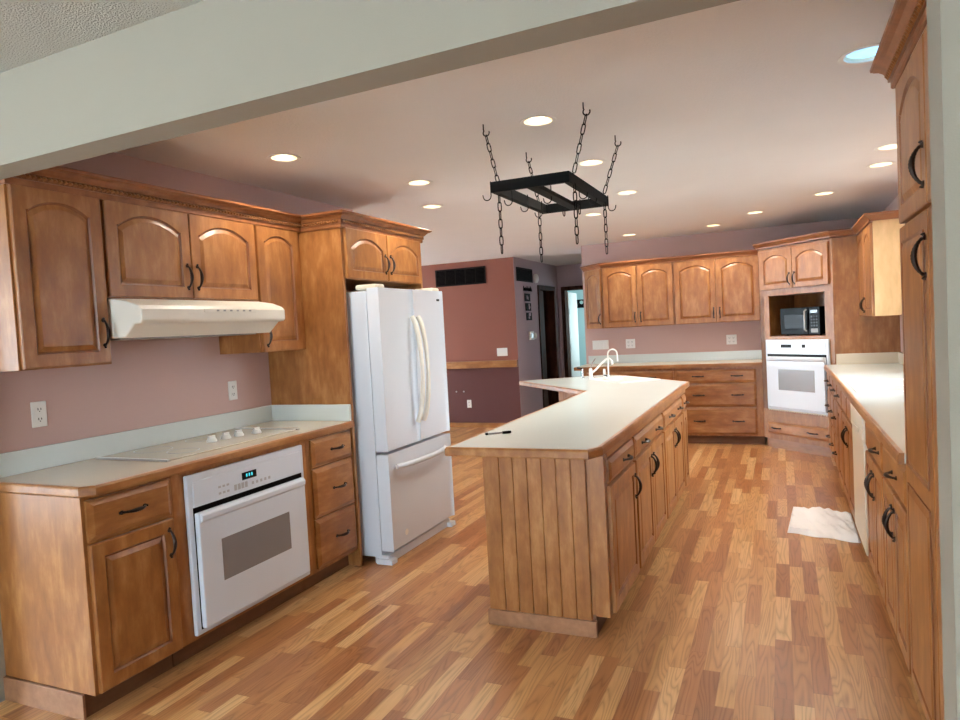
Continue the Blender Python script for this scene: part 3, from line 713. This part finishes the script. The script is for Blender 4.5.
# ------------------------------------------------------------------ POT RACK
RX0, RX1, RY0, RY1, RZ = -1.228, -.845, 3.02, 3.79, 2.118
t = thing('pot_rack', 'black iron hanging pot rack on four chains above the island', 'pot rack', (0, 0, 0))
bh, bwid = .05, .03
g = G().box(RX0, RX1, RY0, RY0 + .02, RZ - bh, RZ).box(RX0, RX1, RY1 - .02, RY1, RZ - bh, RZ)
g.box(RX0, RX0 + bwid, RY0 + .02, RY1 - .02, RZ - bh, RZ).box(RX1 - bwid, RX1, RY0 + .02, RY1 - .02, RZ - bh, RZ); g.build('frame', 'iron', t, bevel=.002)
G().box(-1.055, -1.0, RY0 + .02, RY1 - .02, RZ - bh, RZ - .03).build('cross_bar', 'iron', t, bevel=.002)
def chain(parent, p0, p1, name='chain'):
    g = G(); p0 = Vector(p0); p1 = Vector(p1); ln = (p1 - p0).length; d = (p1 - p0).normalized(); step = .040; k = max(1, round(ln / step)); step = ln / k
    a = d.orthogonal().normalized(); b = d.cross(a)
    for i in range(k):
        c = p0 + d * (i + .5) * step; s_ = a if i % 2 else b; pts = []
        hl, hw = step * .5 + .002, .0088
        for j in range(12):
            q = 2 * PI * j / 12; cc = math.cos(q); ss = math.sin(q)
            pts.append(c + d * ((hl - hw) * (1 if cc > .01 else -1 if cc < -.01 else 0) + hw * cc) + s_ * hw * ss)
        g.tube(pts, .0027, 6, closed=True)
    return g.build(name, 'iron', parent, smooth=True)
for (hx, hy, ax, ay, zb) in ((-1.294, 3.131, -1.218, 3.10, 1.79), (-1.299, 3.762, -1.218, 3.70, 1.79), (-.783, 3.083, -.845, 3.10, 1.80), (-.778, 3.713, -.845, 3.69, 1.80)):
    hk = G(); pts = [(hx, hy, CZ), (hx, hy, CZ - .03)] + [(hx + .014 - .016 * math.cos(a), hy, CZ - .045 - .016 * math.sin(a)) for a in [x * PI / 8 for x in range(-2, 10)]]
    hk.tube(pts, .0032, 8).build('ceiling_hook', 'iron', t, smooth=True)
    chain(t, (hx + .012, hy, CZ - .058), (ax, ay, RZ + .005))
    chain(t, (ax, ay, RZ - .045), (ax, ay, zb))
def jhook(x, y, dx, dy):
    r = .02; pts = [(x, y, RZ + .004), (x, y, RZ - bh - .012)]
    for i in range(9):
        a = PI * i / 8; pts.append((x + dx * r * (1 - math.cos(a)), y + dy * r * (1 - math.cos(a)), RZ - bh - .012 - r * math.sin(a)))
    pts.append((x + dx * r * 2.1, y + dy * r * 2.1, RZ - bh - .004))
    G().tube(pts, .0026, 7).build('pot_hook', 'iron', t, smooth=True)
for a in ((RX0 - .003, RY0 + .01, -1, 0), (RX0 - .003 + .034, 3.22, -1, 0), (RX0 + .033, 3.45, -1, 0), (RX0 + .033, 3.68, -1, 0), (-1.09, RY1 + .003 - .024, 0, -1), (-1.02, 3.3, -1, 0), (RX1 + .003, RY1 - .03, 1, 0), (RX1 - .033, 3.30, 1, 0), (RX1 - .033, 3.48, 1, 0), (-1.0, RY1 - .023, 0, -1)): jhook(*a)

# ------------------------------------------------------------------ BACK RUN
BF = 8.02                                             # carcass front
t = thing('base_cabinet', 'maple base cabinet with three wide two-pull drawers beside the corner oven tower', 'cabinet', (-1.12, BF, 0), 0)
carcass(t, .92, .6, .1, .872)
for z0, z1 in ((.70, .845), (.432, .688), (.118, .42)): drawer(t, .02, .855, z0, z1, (.25, .66))
t = thing('base_cabinet', 'maple base cabinet with wide drawers behind the island sink', 'cabinet', (-2.2, BF, 0), 0)
carcass(t, 1.08, .6, .1, .872)
for z0, z1 in ((.70, .845), (.432, .688), (.118, .42)): drawer(t, .05, 1.065, z0, z1, (.26, .81))
t = thing('countertop', 'cream laminate countertop with oak edge along the far wall', 'countertop')
G().box(-2.27, -.20, 7.99, YB - .004, CT - .037, CT - .001).build('laminate_top', 'lam_reflect', t)
G().sweep([(-2.27, YB - .004), (-2.27, 7.992), (-.2, 7.992)][::1], [(0, .874), (.019, .874), (.021, .905), (.016, CT - .001), (0, CT - .001)]).build('wood_edge', 'wood_h', t)
G().box(-2.27, -.20, YB - .024, YB - .004, CT - .001, CT + .1).build('backsplash', 'lam', t, bevel=.002)
UFB = 8.317
t = thing('wall_cabinet', 'maple wall cabinet with two arched doors beside the angled end cabinet, above the far counter', 'cabinet', (-1.98, UFB, 0), 0)
carcass(t, .845, YB - UFB, 1.36, 2.11, toe=False); door(t, .012, .415, 1.365, 2.085, True, 'r', 1.475); door(t, .423, .835, 1.365, 2.085, True, 'l', 1.475)
t = thing('wall_cabinet', 'maple wall cabinet with two arched doors beside the corner oven tower', 'cabinet', (-1.135, UFB, 0), 0)
carcass(t, .935, YB - UFB, 1.36, 2.11, toe=False); door(t, .012, .465, 1.365, 2.085, True, 'r', 1.475); door(t, .473, .925, 1.365, 2.085, True, 'l', 1.475)
t = thing('wall_cabinet', 'narrow angled maple end cabinet with one arched door beside the hall opening', 'cabinet', (0, 0, 0), 0)
G().prism([(-1.982, UFB), (-1.982, YB), (-2.265, YB)], 1.36, 2.11).build('body', 'wood', t)
o = door(t, .01, .408, 1.365, 2.085, True, 'r', 1.475); o.location = (-2.265, YB - .004, 0); o.rotation_euler = (0, 0, -math.atan2(.31, .283))
crown('stained crown moulding above the far wall cabinets', [(-2.285, YB), (-1.985, UFB - .015), (-.20, UFB - .015)], -.01, False, CRB)
# corner tower
A = Vector((-.20, 7.99)); B = Vector((.46, 7.33)); TW = (B - A).length
t = thing('oven_tower', 'maple corner tower cabinet holding the microwave and the far oven', 'cabinet', (A.x, A.y, 0), -PI / 4)
def wl(x, y):  # world to the tower's frame
    v = Vector((x, y)) - A; return (v.x * .70711 - v.y * .70711, v.x * .70711 + v.y * .70711)
poly = [(0, 0.0), (TW, 0.0), wl(XR, 7.33), wl(XR, YB), wl(A.x, YB)]
def shell(z0, z1, inset=None):
    return G().prism(poly, z0, z1)
shell(.1, .418).build('lower_body', 'wood', t)
nz0, nz1, nu0, nu1, nd_ = 1.19, 1.615, .125, .835, .42
shell(nz1, 2.11).build('upper_body', 'wood', t)
poly2 = [(0, nd_), (TW, nd_), wl(XR, 7.33), wl(XR, YB), wl(A.x, YB)]
g = G().prism(poly2, .418, nz1); g.prism([(0, 0), (nu0 if False else .06, 0), (.06, nd_), wl(A.x, A.y + .60)], .418, nz1)
g.build('rear_body', 'wood', t)
g = G().box(0, .06, 0, nd_, .418, nz1).box(TW - .05, TW, 0, nd_, .418, nz1); g.build('face_stile', 'wood', t)
g = G().box(.06, nu0, 0, .02, nz0, nz1).box(nu1, TW - .05, 0, .02, nz0, nz1); g.build('niche_stile', 'wood', t)
G().box(.06, TW - .05, 0, nd_, 1.15, nz0).build('niche_shelf', 'wood_h', t)
wedge = [(TW - .05, 0.001), (TW, 0.001), wl(XR, 7.33), (TW, nd_), (TW - .05, nd_)]
G().prism([(TW - .001, 0.001), wl(XR, 7.33), (TW - .001, nd_ + .05)], .418, nz1).build('side_panel', 'wood', t)
door(t, .035, .462, 1.68, 2.085, True, 'r', 1.775, st=.05); door(t, .468, .90, 1.68, 2.085, True, 'l', 1.775, st=.05)
drawer(t, .06, .88, .155, .285, (.19, .66))
G().box(.01, TW - .01, .03, .3, 0, .1).build('toe_kick', 'plinth', t)
oc = Vector((A.x + .70711 * .082, A.y - .70711 * .082))
oven('oven', 'white built-in oven in the corner tower below the microwave', (oc.x, oc.y, .42), -PI / 4, .80, .735, .15, (.19, .65, .215, .43), 1)
# microwave
mo = A + Vector((.70711, -.70711)) * .21 + Vector((.70711, .70711)) * .09
t = thing('microwave', 'black countertop microwave with silver handle in the corner tower niche', 'microwave', (mo.x, mo.y, nz0), -PI / 4)
MW, MH = .50, .285
G().box(0, MW, 0, .30, .012, MH).build('case', 'blk', t, bevel=.006)
d_ = G().box(0, MW * .72, -.022, 0, .012, MH).build('door', 'blk', t, bevel=.004)
G().box(.055, .30, -.0235, -.02, .075, .215).build('window', 'mwglass', d_)
G().tube([(.335, -.022, .045), (.335, -.045, .06), (.335, -.045, .245), (.335, -.022, .26)], .009, 10).build('handle', 'silver', d_, smooth=True)
G().box(MW * .73, MW, -.02, 0, .012, MH).build('control_panel', 'blk', t, bevel=.003)
G().box(.385, .475, -.022, -.019, .225, .255).build('display', 'lcd', t)
g = G()
for i in range(3):
    for j in range(4): g.box(.39 + i * .03, .41 + i * .03, -.0215, -.019, .09 + j * .03, .108 + j * .03)
each('button', g, 'mwkey', t); G().box(.39, .475, -.023, -.019, .03, .07).build('open_button', 'grey', t, bevel=.002)
for i, (x, y) in enumerate(((.04, .03), (.46, .03), (.04, .27), (.46, .27))): G().lathe([(.012, 0), (.012, .014)], (x, y, 0), 10).build('foot', 'blk', t)
crown('stained crown moulding around the corner oven tower and right wall cabinet', [(-.20, YB), (-.205, 7.975), (.452, 7.318), (.655, 7.318), (.672, 7.30), (.672, 6.285), (XR, 6.285)], .018, False, CRB)
for i, (x0, gangs, kind, lab) in enumerate(((-2.11, 4, 'switch', 'wide white switch plate on the far wall nearest the hall'), (-1.73, 2, 'outlet', 'white double outlet plate on the far wall behind the gooseneck tap'), (-.54, 2, 'outlet', 'white double outlet plate on the far wall near the corner tower'))):
    outlet('wall_switch' if kind == 'switch' else 'wall_outlet', lab, 'switch' if kind == 'switch' else 'outlet', (x0, YB, 1.15), 0, gangs, kind)

# ------------------------------------------------------------------ RIGHT RUN (fronts face -x; local x runs to -y)
RF = .404
def runit(y_near, y_far, label, drawers_, doors_, name='base_cabinet', open_=False):
    t = thing(name, label, 'cabinet', (RF, y_far, 0), -R90); w_ = y_far - y_near
    if open_:
        hollow([(0, 0), (w_, 0), (w_, .585), (0, .585)], .1, .872).build('body', 'wood', t); G().box(0.003, w_ - .003, .07, .58, 0, .1).build('toe_kick', 'toe', t)
    else: carcass(t, w_, .59, .1, .872)
    for d_ in drawers_: drawer(t, *d_)
    for d_ in doors_: door(t, *d_)
    return t
w_ = .63
runit(2.795, 3.42, 'maple base cabinet with one drawer over two doors, right side beside the tall pantry', [(.015, .61, .70, .858, (.37,))], [(.015, .308, .106, .69, False, 'r', .575), (.315, .61, .106, .69, False, 'l', .575)])
runit(3.42, 4.09, 'maple base cabinet with one drawer over two doors, right side beside the dishwasher', [(.015, .655, .70, .858, (.52,))], [(.015, .33, .106, .69, False, 'r', .575), (.337, .655, .106, .69, False, 'l', .575)])
runit(4.735, 5.62, 'maple sink base cabinet with two doors beyond the dishwasher', [(.015, .43, .70, .858, ()), (.445, .87, .70, .858, ())], [(.015, .43, .106, .69, False, 'r', .575), (.445, .87, .106, .69, False, 'l', .575)], open_=True)
runit(5.62, 6.06, 'narrow maple base cabinet with one drawer over one door beyond the right sink', [(.015, .425, .70, .858, (.22,))], [(.015, .425, .106, .69)])
for i, (a, b, lab) in enumerate(((6.06, 6.48, 'maple three-drawer base cabinet, third unit from the corner oven tower'), (6.48, 6.89, 'maple three-drawer base cabinet, second unit from the corner oven tower'), (6.89, 7.325, 'maple three-drawer base cabinet adjoining the corner oven tower'))):
    ww = b - a
    runit(a, b, lab, [(.012, ww - .012, z0, z1, (ww / 2,)) for z0, z1 in ((.70, .858), (.41, .69), (.118, .40))], [])
t = thing('dishwasher', 'almond dishwasher between the right side base cabinets', 'dishwasher', (RF, 4.73, 0), -R90)
G().box(.0, .635, .0, .57, .1, .865).build('tub', 'grey', t)
G().box(.005, .63, -.026, .0, .115, .73).build('door', 'bisque', t, bevel=.004); G().box(.005, .63, -.032, .0, .735, .862).build('control_panel', 'bisque', t, bevel=.006)
G().box(.18, .45, -.038, -.03, .75, .775).build('latch_handle', 'bisque', t, bevel=.003); G().box(.01, .625, .05, .1, .0, .1).build('kick_plate', 'bisque', t)
t = thing('countertop', 'white laminate countertop with oak edge running along the right side', 'countertop')
S2 = Vector((.665, 5.22))
hole2 = rectalong(S2, Vector((0, 1)), Vector((1, 0)), .38, .225)
fillmesh('laminate_top', [(.384, 2.795), (XR - .002, 2.795), (XR - .002, 7.326), (.384, 7.326)], [hole2], CT - .019, .036, 'lam', t)
G().sweep([(.384, 7.326), (.384, 2.795)], NOS).build('wood_edge', 'wood_y', t)
G().box(.47, XR - .002, 7.306, 7.326, CT - .001, CT + .1).box(XR - .022, XR - .002, 2.795, 7.306, CT - .001, CT + .1).build('backsplash', 'lam_reflect', t, bevel=.002)
sink('sink', 'white double-bowl sink in the right side countertop', S2, Vector((0, 1)), Vector((1, 0)), .38, .225, True)
# pantry
t = thing('pantry_cabinet', 'tall maple pantry cabinet with arched upper door beside the right wall edge', 'cabinet', (RF, 2.79, 0), -R90)
PW = 1.065
carcass(t, PW, .59, .1, 2.20)
door(t, .008, .50, 1.715, 2.185, True, 'r', 1.83)
# lower door of two stacked raised panels
lo = G(); O_ = lambda i, yy: [(x, -yy, z) for x, z in outline(.008, .50, .106, 1.70, i, False, 0)]
lo.loops([O_(0, 0), O_(0, .016), O_(.004, .0188)], True, True)
for z0, z1 in ((.106, .875), (.835, 1.70)):
    p = lambda i, yy: [(x, -yy, z) for x, z in outline(.008 + .055, .50 - .055, z0 + .05, z1 - .05, i, False, 0)]
    lo.loops([p(0, .0188), p(0, .0235), p(.004, .0235), p(.009, .019)], False, False, 1)
    lo.loops([p(.010, .0188), p(.012, .019), p(.030, .0245), p(.031, .0245)], False, True)
lo = lo.build('door', ['wood', 'glaze'], t); handle(lo, .47, 1.57, 'v')
door(t, .515, 1.05, 1.715, 2.185, True); door(t, .515, 1.05, .106, 1.70)
crown('stained crown moulding with rope bead on top of the tall pantry', [(XR, 2.797), (RF - .02, 2.797), (RF - .02, 1.70)], .088)
# right wall cabinet
t = thing('wall_cabinet', 'maple wall cabinet with side panel coloured pale for window light above the right counter', 'cabinet', (.69, 7.328, 0), -R90)
carcass(t, 1.03, XR - .69, 1.365, 2.12, toe=False)
G().box(1.03, 1.036, -.0, XR - .69, 1.365, 2.12).build('end_panel', 'lit_side', t)  # maple side, its daylight put into the colour
door(t, .012, .50, 1.37, 2.105, True, 'r', 1.46); door(t, .51, 1.02, 1.37, 2.105, True, 'l', 1.46)

# ------------------------------------------------------------------ towel on the floor
g = G(); NX, NY = 30, 22; vs = []; fs = []
c00, c10, c11, c01 = Vector((-.005, 4.82)), Vector((.405, 4.70)), Vector((.405, 5.36)), Vector((.04, 5.48))
for j in range(NY + 1):
    for i in range(NX + 1):
        u, v = i / NX, j / NY
        p = c00.lerp(c10, u).lerp(c01.lerp(c11, u), v)
        e = min(u, 1 - u, v, 1 - v); h_ = .022 + .008 * math.sin(u * 9 + v * 4) + .006 * math.sin(v * 17 + u * 6) + .005 * math.sin(u * 27 + 3 * v) * math.sin(v * 21 + 2 * u) + .004 * math.sin(u * 44 + v * 19)
        wob = .012 * math.sin(u * 13) * (1 if v in (0, 1) else 0)
        h_ = h_ if e > 0 else .004
        vs.append((p.x, p.y + wob, h_))
for j in range(NY):
    for i in range(NX): a = j * (NX + 1) + i; fs.append((a, a + 1, a + NX + 2, a + NX + 1))
g.add(vs, fs)
b_ = [i for i in range(NX + 1)] + [j * (NX + 1) + NX for j in range(1, NY + 1)] + [NY * (NX + 1) + i for i in range(NX - 1, -1, -1)] + [j * (NX + 1) for j in range(NY - 1, 0, -1)]
n0 = len(g.v); g.v += [(g.v[i][0], g.v[i][1], .0005) for i in b_]
nb = len(b_)
for k in range(nb): g.f.append([b_[k], b_[(k + 1) % nb], n0 + (k + 1) % nb, n0 + k]); g.m.append(0)
g.f.append([n0 + k for k in range(nb)]); g.m.append(0)
tag(g.build('towel', 'cloth', smooth=True), 'crumpled white towel lying on the floor in front of the dishwasher', 'towel')

# ------------------------------------------------------------------ dining wall and hall items
def vent(name, label, loc, rz, W, H, nb_):
    t = thing(name, label, 'vent', loc, rz)
    G().box(0, W, -.012, -.001, 0, .02).box(0, W, -.012, -.001, H - .02, H).box(0, .02, -.012, -.001, .02, H - .02).box(W - .02, W, -.012, -.001, .02, H - .02).build('frame', 'vent', t, bevel=.002)
    G().box(.02, W - .02, -.003, -.001, .02, H - .02).build('backing', 'blkm', t)
    g = G()
    for k in range(12): z = .025 + (H - .05) * k / 11; g.box(.02, W - .02, -.009, -.004, z - .003, z + .003)
    for k in range(1, nb_): x = W * k / nb_; g.box(x - .004, x + .004, -.011, -.003, .02, H - .02)
    g.build('louvre', 'vent', t)
    return t
vent('return_air_vent', 'long dark return air vent high on the terracotta wall', (-4.66, 9.12, 2.085), 0, .81, .25, 5)
vent('return_air_vent', 'short dark air vent high on the grey hall wall', (HX, 9.20, 2.09), R90, .68, .20, 3)
outlet('wall_switch', 'white switch plate on the terracotta wall above the oak ledge', 'switch', (-3.66, 9.12, 1.09), 0, 3, 'switch')
outlet('wall_outlet', 'white outlet on the maroon lower wall', 'outlet', (-4.22, 9.114, .35), 0)
for x, z in ((-4.42, .53), (-4.30, .53)):
    tag(G().lathe([(.012, 0), (.010, .006), (.0, .008)], (x, 9.114, z), 10, axis='Y').build('screw_anchor', 'silver'), 'left small screw anchor in the maroon wall' if x < -4.4 else 'right small screw anchor in the maroon wall', 'screw')
# script word and three dark photo tiles on the hall wall
t = thing('wall_lettering', 'small black script word above the stack of three dark tiles on the hall wall', 'wall decoration', (HX, 9.44, 1.955), R90)
g = G(); rnd = random.Random(3)
for k in range(5):
    x = .02 + k * .075; g.tube([(x, -.004, 0), (x + .015, -.004, .05 if k % 2 else .07), (x + .035, -.004, .01), (x + .05, -.004, .045), (x + .065, -.004, .0)], .007, 6)
g.build('script_letters', 'blk', t, smooth=True)
for k, (zz, lab) in enumerate(((1.83, 'top'), (1.69, 'middle'), (1.55, 'bottom'))):
    t = thing('photo_tile', '%s one of three dark square tiles on the grey hall wall' % lab, 'picture', (HX, 9.50 + .02 * k, zz - .025), R90, 'dark tiles stacked on the hall wall')
    G().box(0, .22, -.014, -.001, 0, .115).build('tile', 'sign', t, bevel=.002)
    g = G(); r_ = rnd.random
    for q in range(3): x0, z0 = .03 + r_() * .12, .02 + r_() * .05; g.box(x0, x0 + .03 + r_() * .03, -.0155, -.013, z0, z0 + .02 + r_() * .03)
    g.build('image', 'lilac', t)
t = thing('thermostat', 'white thermostat with dark screen on the grey hall wall', 'thermostat', (HX, 9.60, 1.23), R90)
G().box(0, .17, -.03, 0, 0, .13).build('case', 'whitepl', t, bevel=.006); G().box(.05, .11, -.032, -.029, .03, .10).build('screen', 'lcd', t)
t = thing('wall_sensor', 'small round cream dial beside the thermostat', 'sensor', (HX, 9.88, 1.29), R90)
G().lathe([(.045, 0), (.045, .015), (.03, .025)], n=20, axis='Y').build('dial', 'bisque', t, smooth=True)
t = thing('door_chime', 'white chime box high on the hall wall beside the doorway casing', 'chime', (HX, 9.98, 2.10), R90)
G().lathe([(.07, 0), (.07, .03), (.05, .045)], (.04, 0, .06), 20, axis='Y').build('case', 'whitepl', t, smooth=True)
t = thing('wall_sign', 'dark scrollwork sign on the aqua wall beyond the end doorway', 'sign', (-3.70, 13.0, 1.74), 0)
G().box(0, .9, -.02, 0, 0, .16).build('board', 'sign', t)
g = G()
for k in range(7): g.lathe([(.0, 0), (.035, .001), (.035, .006), (.0, .007)], (.07 + k * .12, -.02, .055 + .05 * (k % 2)), 12, axis='Y')
g.build('scroll_pattern', 'bath', t)

# ------------------------------------------------------------------ recessed ceiling lights
names = ['above the left counter and range hood', 'above the aisle in front of the refrigerator', 'beyond the refrigerator, furthest left', 'largest, left of the pot rack front chains',
         'seen just right of the pot rack right chain', 'beyond the far corner of the pot rack', 'near the far wall above the switch plate', 'seen under the pot rack, mid room',
         'above the drawers of the far counter', 'in front of the corner oven tower', 'beside the right wall cabinet', 'second beyond the pantry crown', 'first beyond the pantry crown', 'pale blue, beside the pantry crown']
protos = {}
def make_can(kind, R_):
    t = thing('recessed_light', '', 'light', (0, 0, 0))
    G().lathe([(R_ + .022, -.0045), (R_ + .020, -.008), (R_ + .001, -.007), (R_ - .001, -.001)], n=32, cap0=False, cap1=False).build('trim_ring', 'whitepl', t, smooth=True)
    G().lathe([(R_ - .001, -.001), (R_ - .006, .05), (R_ - .016, .09)], n=32, cap0=False, cap1=(kind == 1)).build('reflector', 'cone', t, smooth=True)
    if kind == 1: G().lathe([(.022, .088), (.040, .050), (.046, .030), (.040, .016), (.0, .010)], n=20).build('bulb', 'lampon', t, smooth=True)
    else: G().lathe([(R_ - .006, .010), (R_ - .02, .003), (.0, .000)], n=28, cap0=True, cap1=True).build('lens', 'lampday', t, smooth=True)
    return t
for i, (x, y, k) in enumerate(cans):
    if k not in protos: protos[k] = t = make_can(k, RH if k == 1 else .085)
    else: t = dup(protos[k])
    t.location = (x, y, CZ); t['label'] = 'round recessed ceiling light ' + names[i]; t['group'] = 'recessed ceiling lights'
    if k == 1:
        l = bpy.data.lights.new('can_lamp', 'SPOT'); l.energy = P_CAN * 2.6; l.color = WARM; l.spot_size = math.radians(150); l.spot_blend = .6; l.shadow_soft_size = .05
        lo_ = bpy.data.objects.new('can_lamp', l); COL.objects.link(lo_); lo_.location = (x, y, CZ - .012)
bpy.context.view_layer.update()
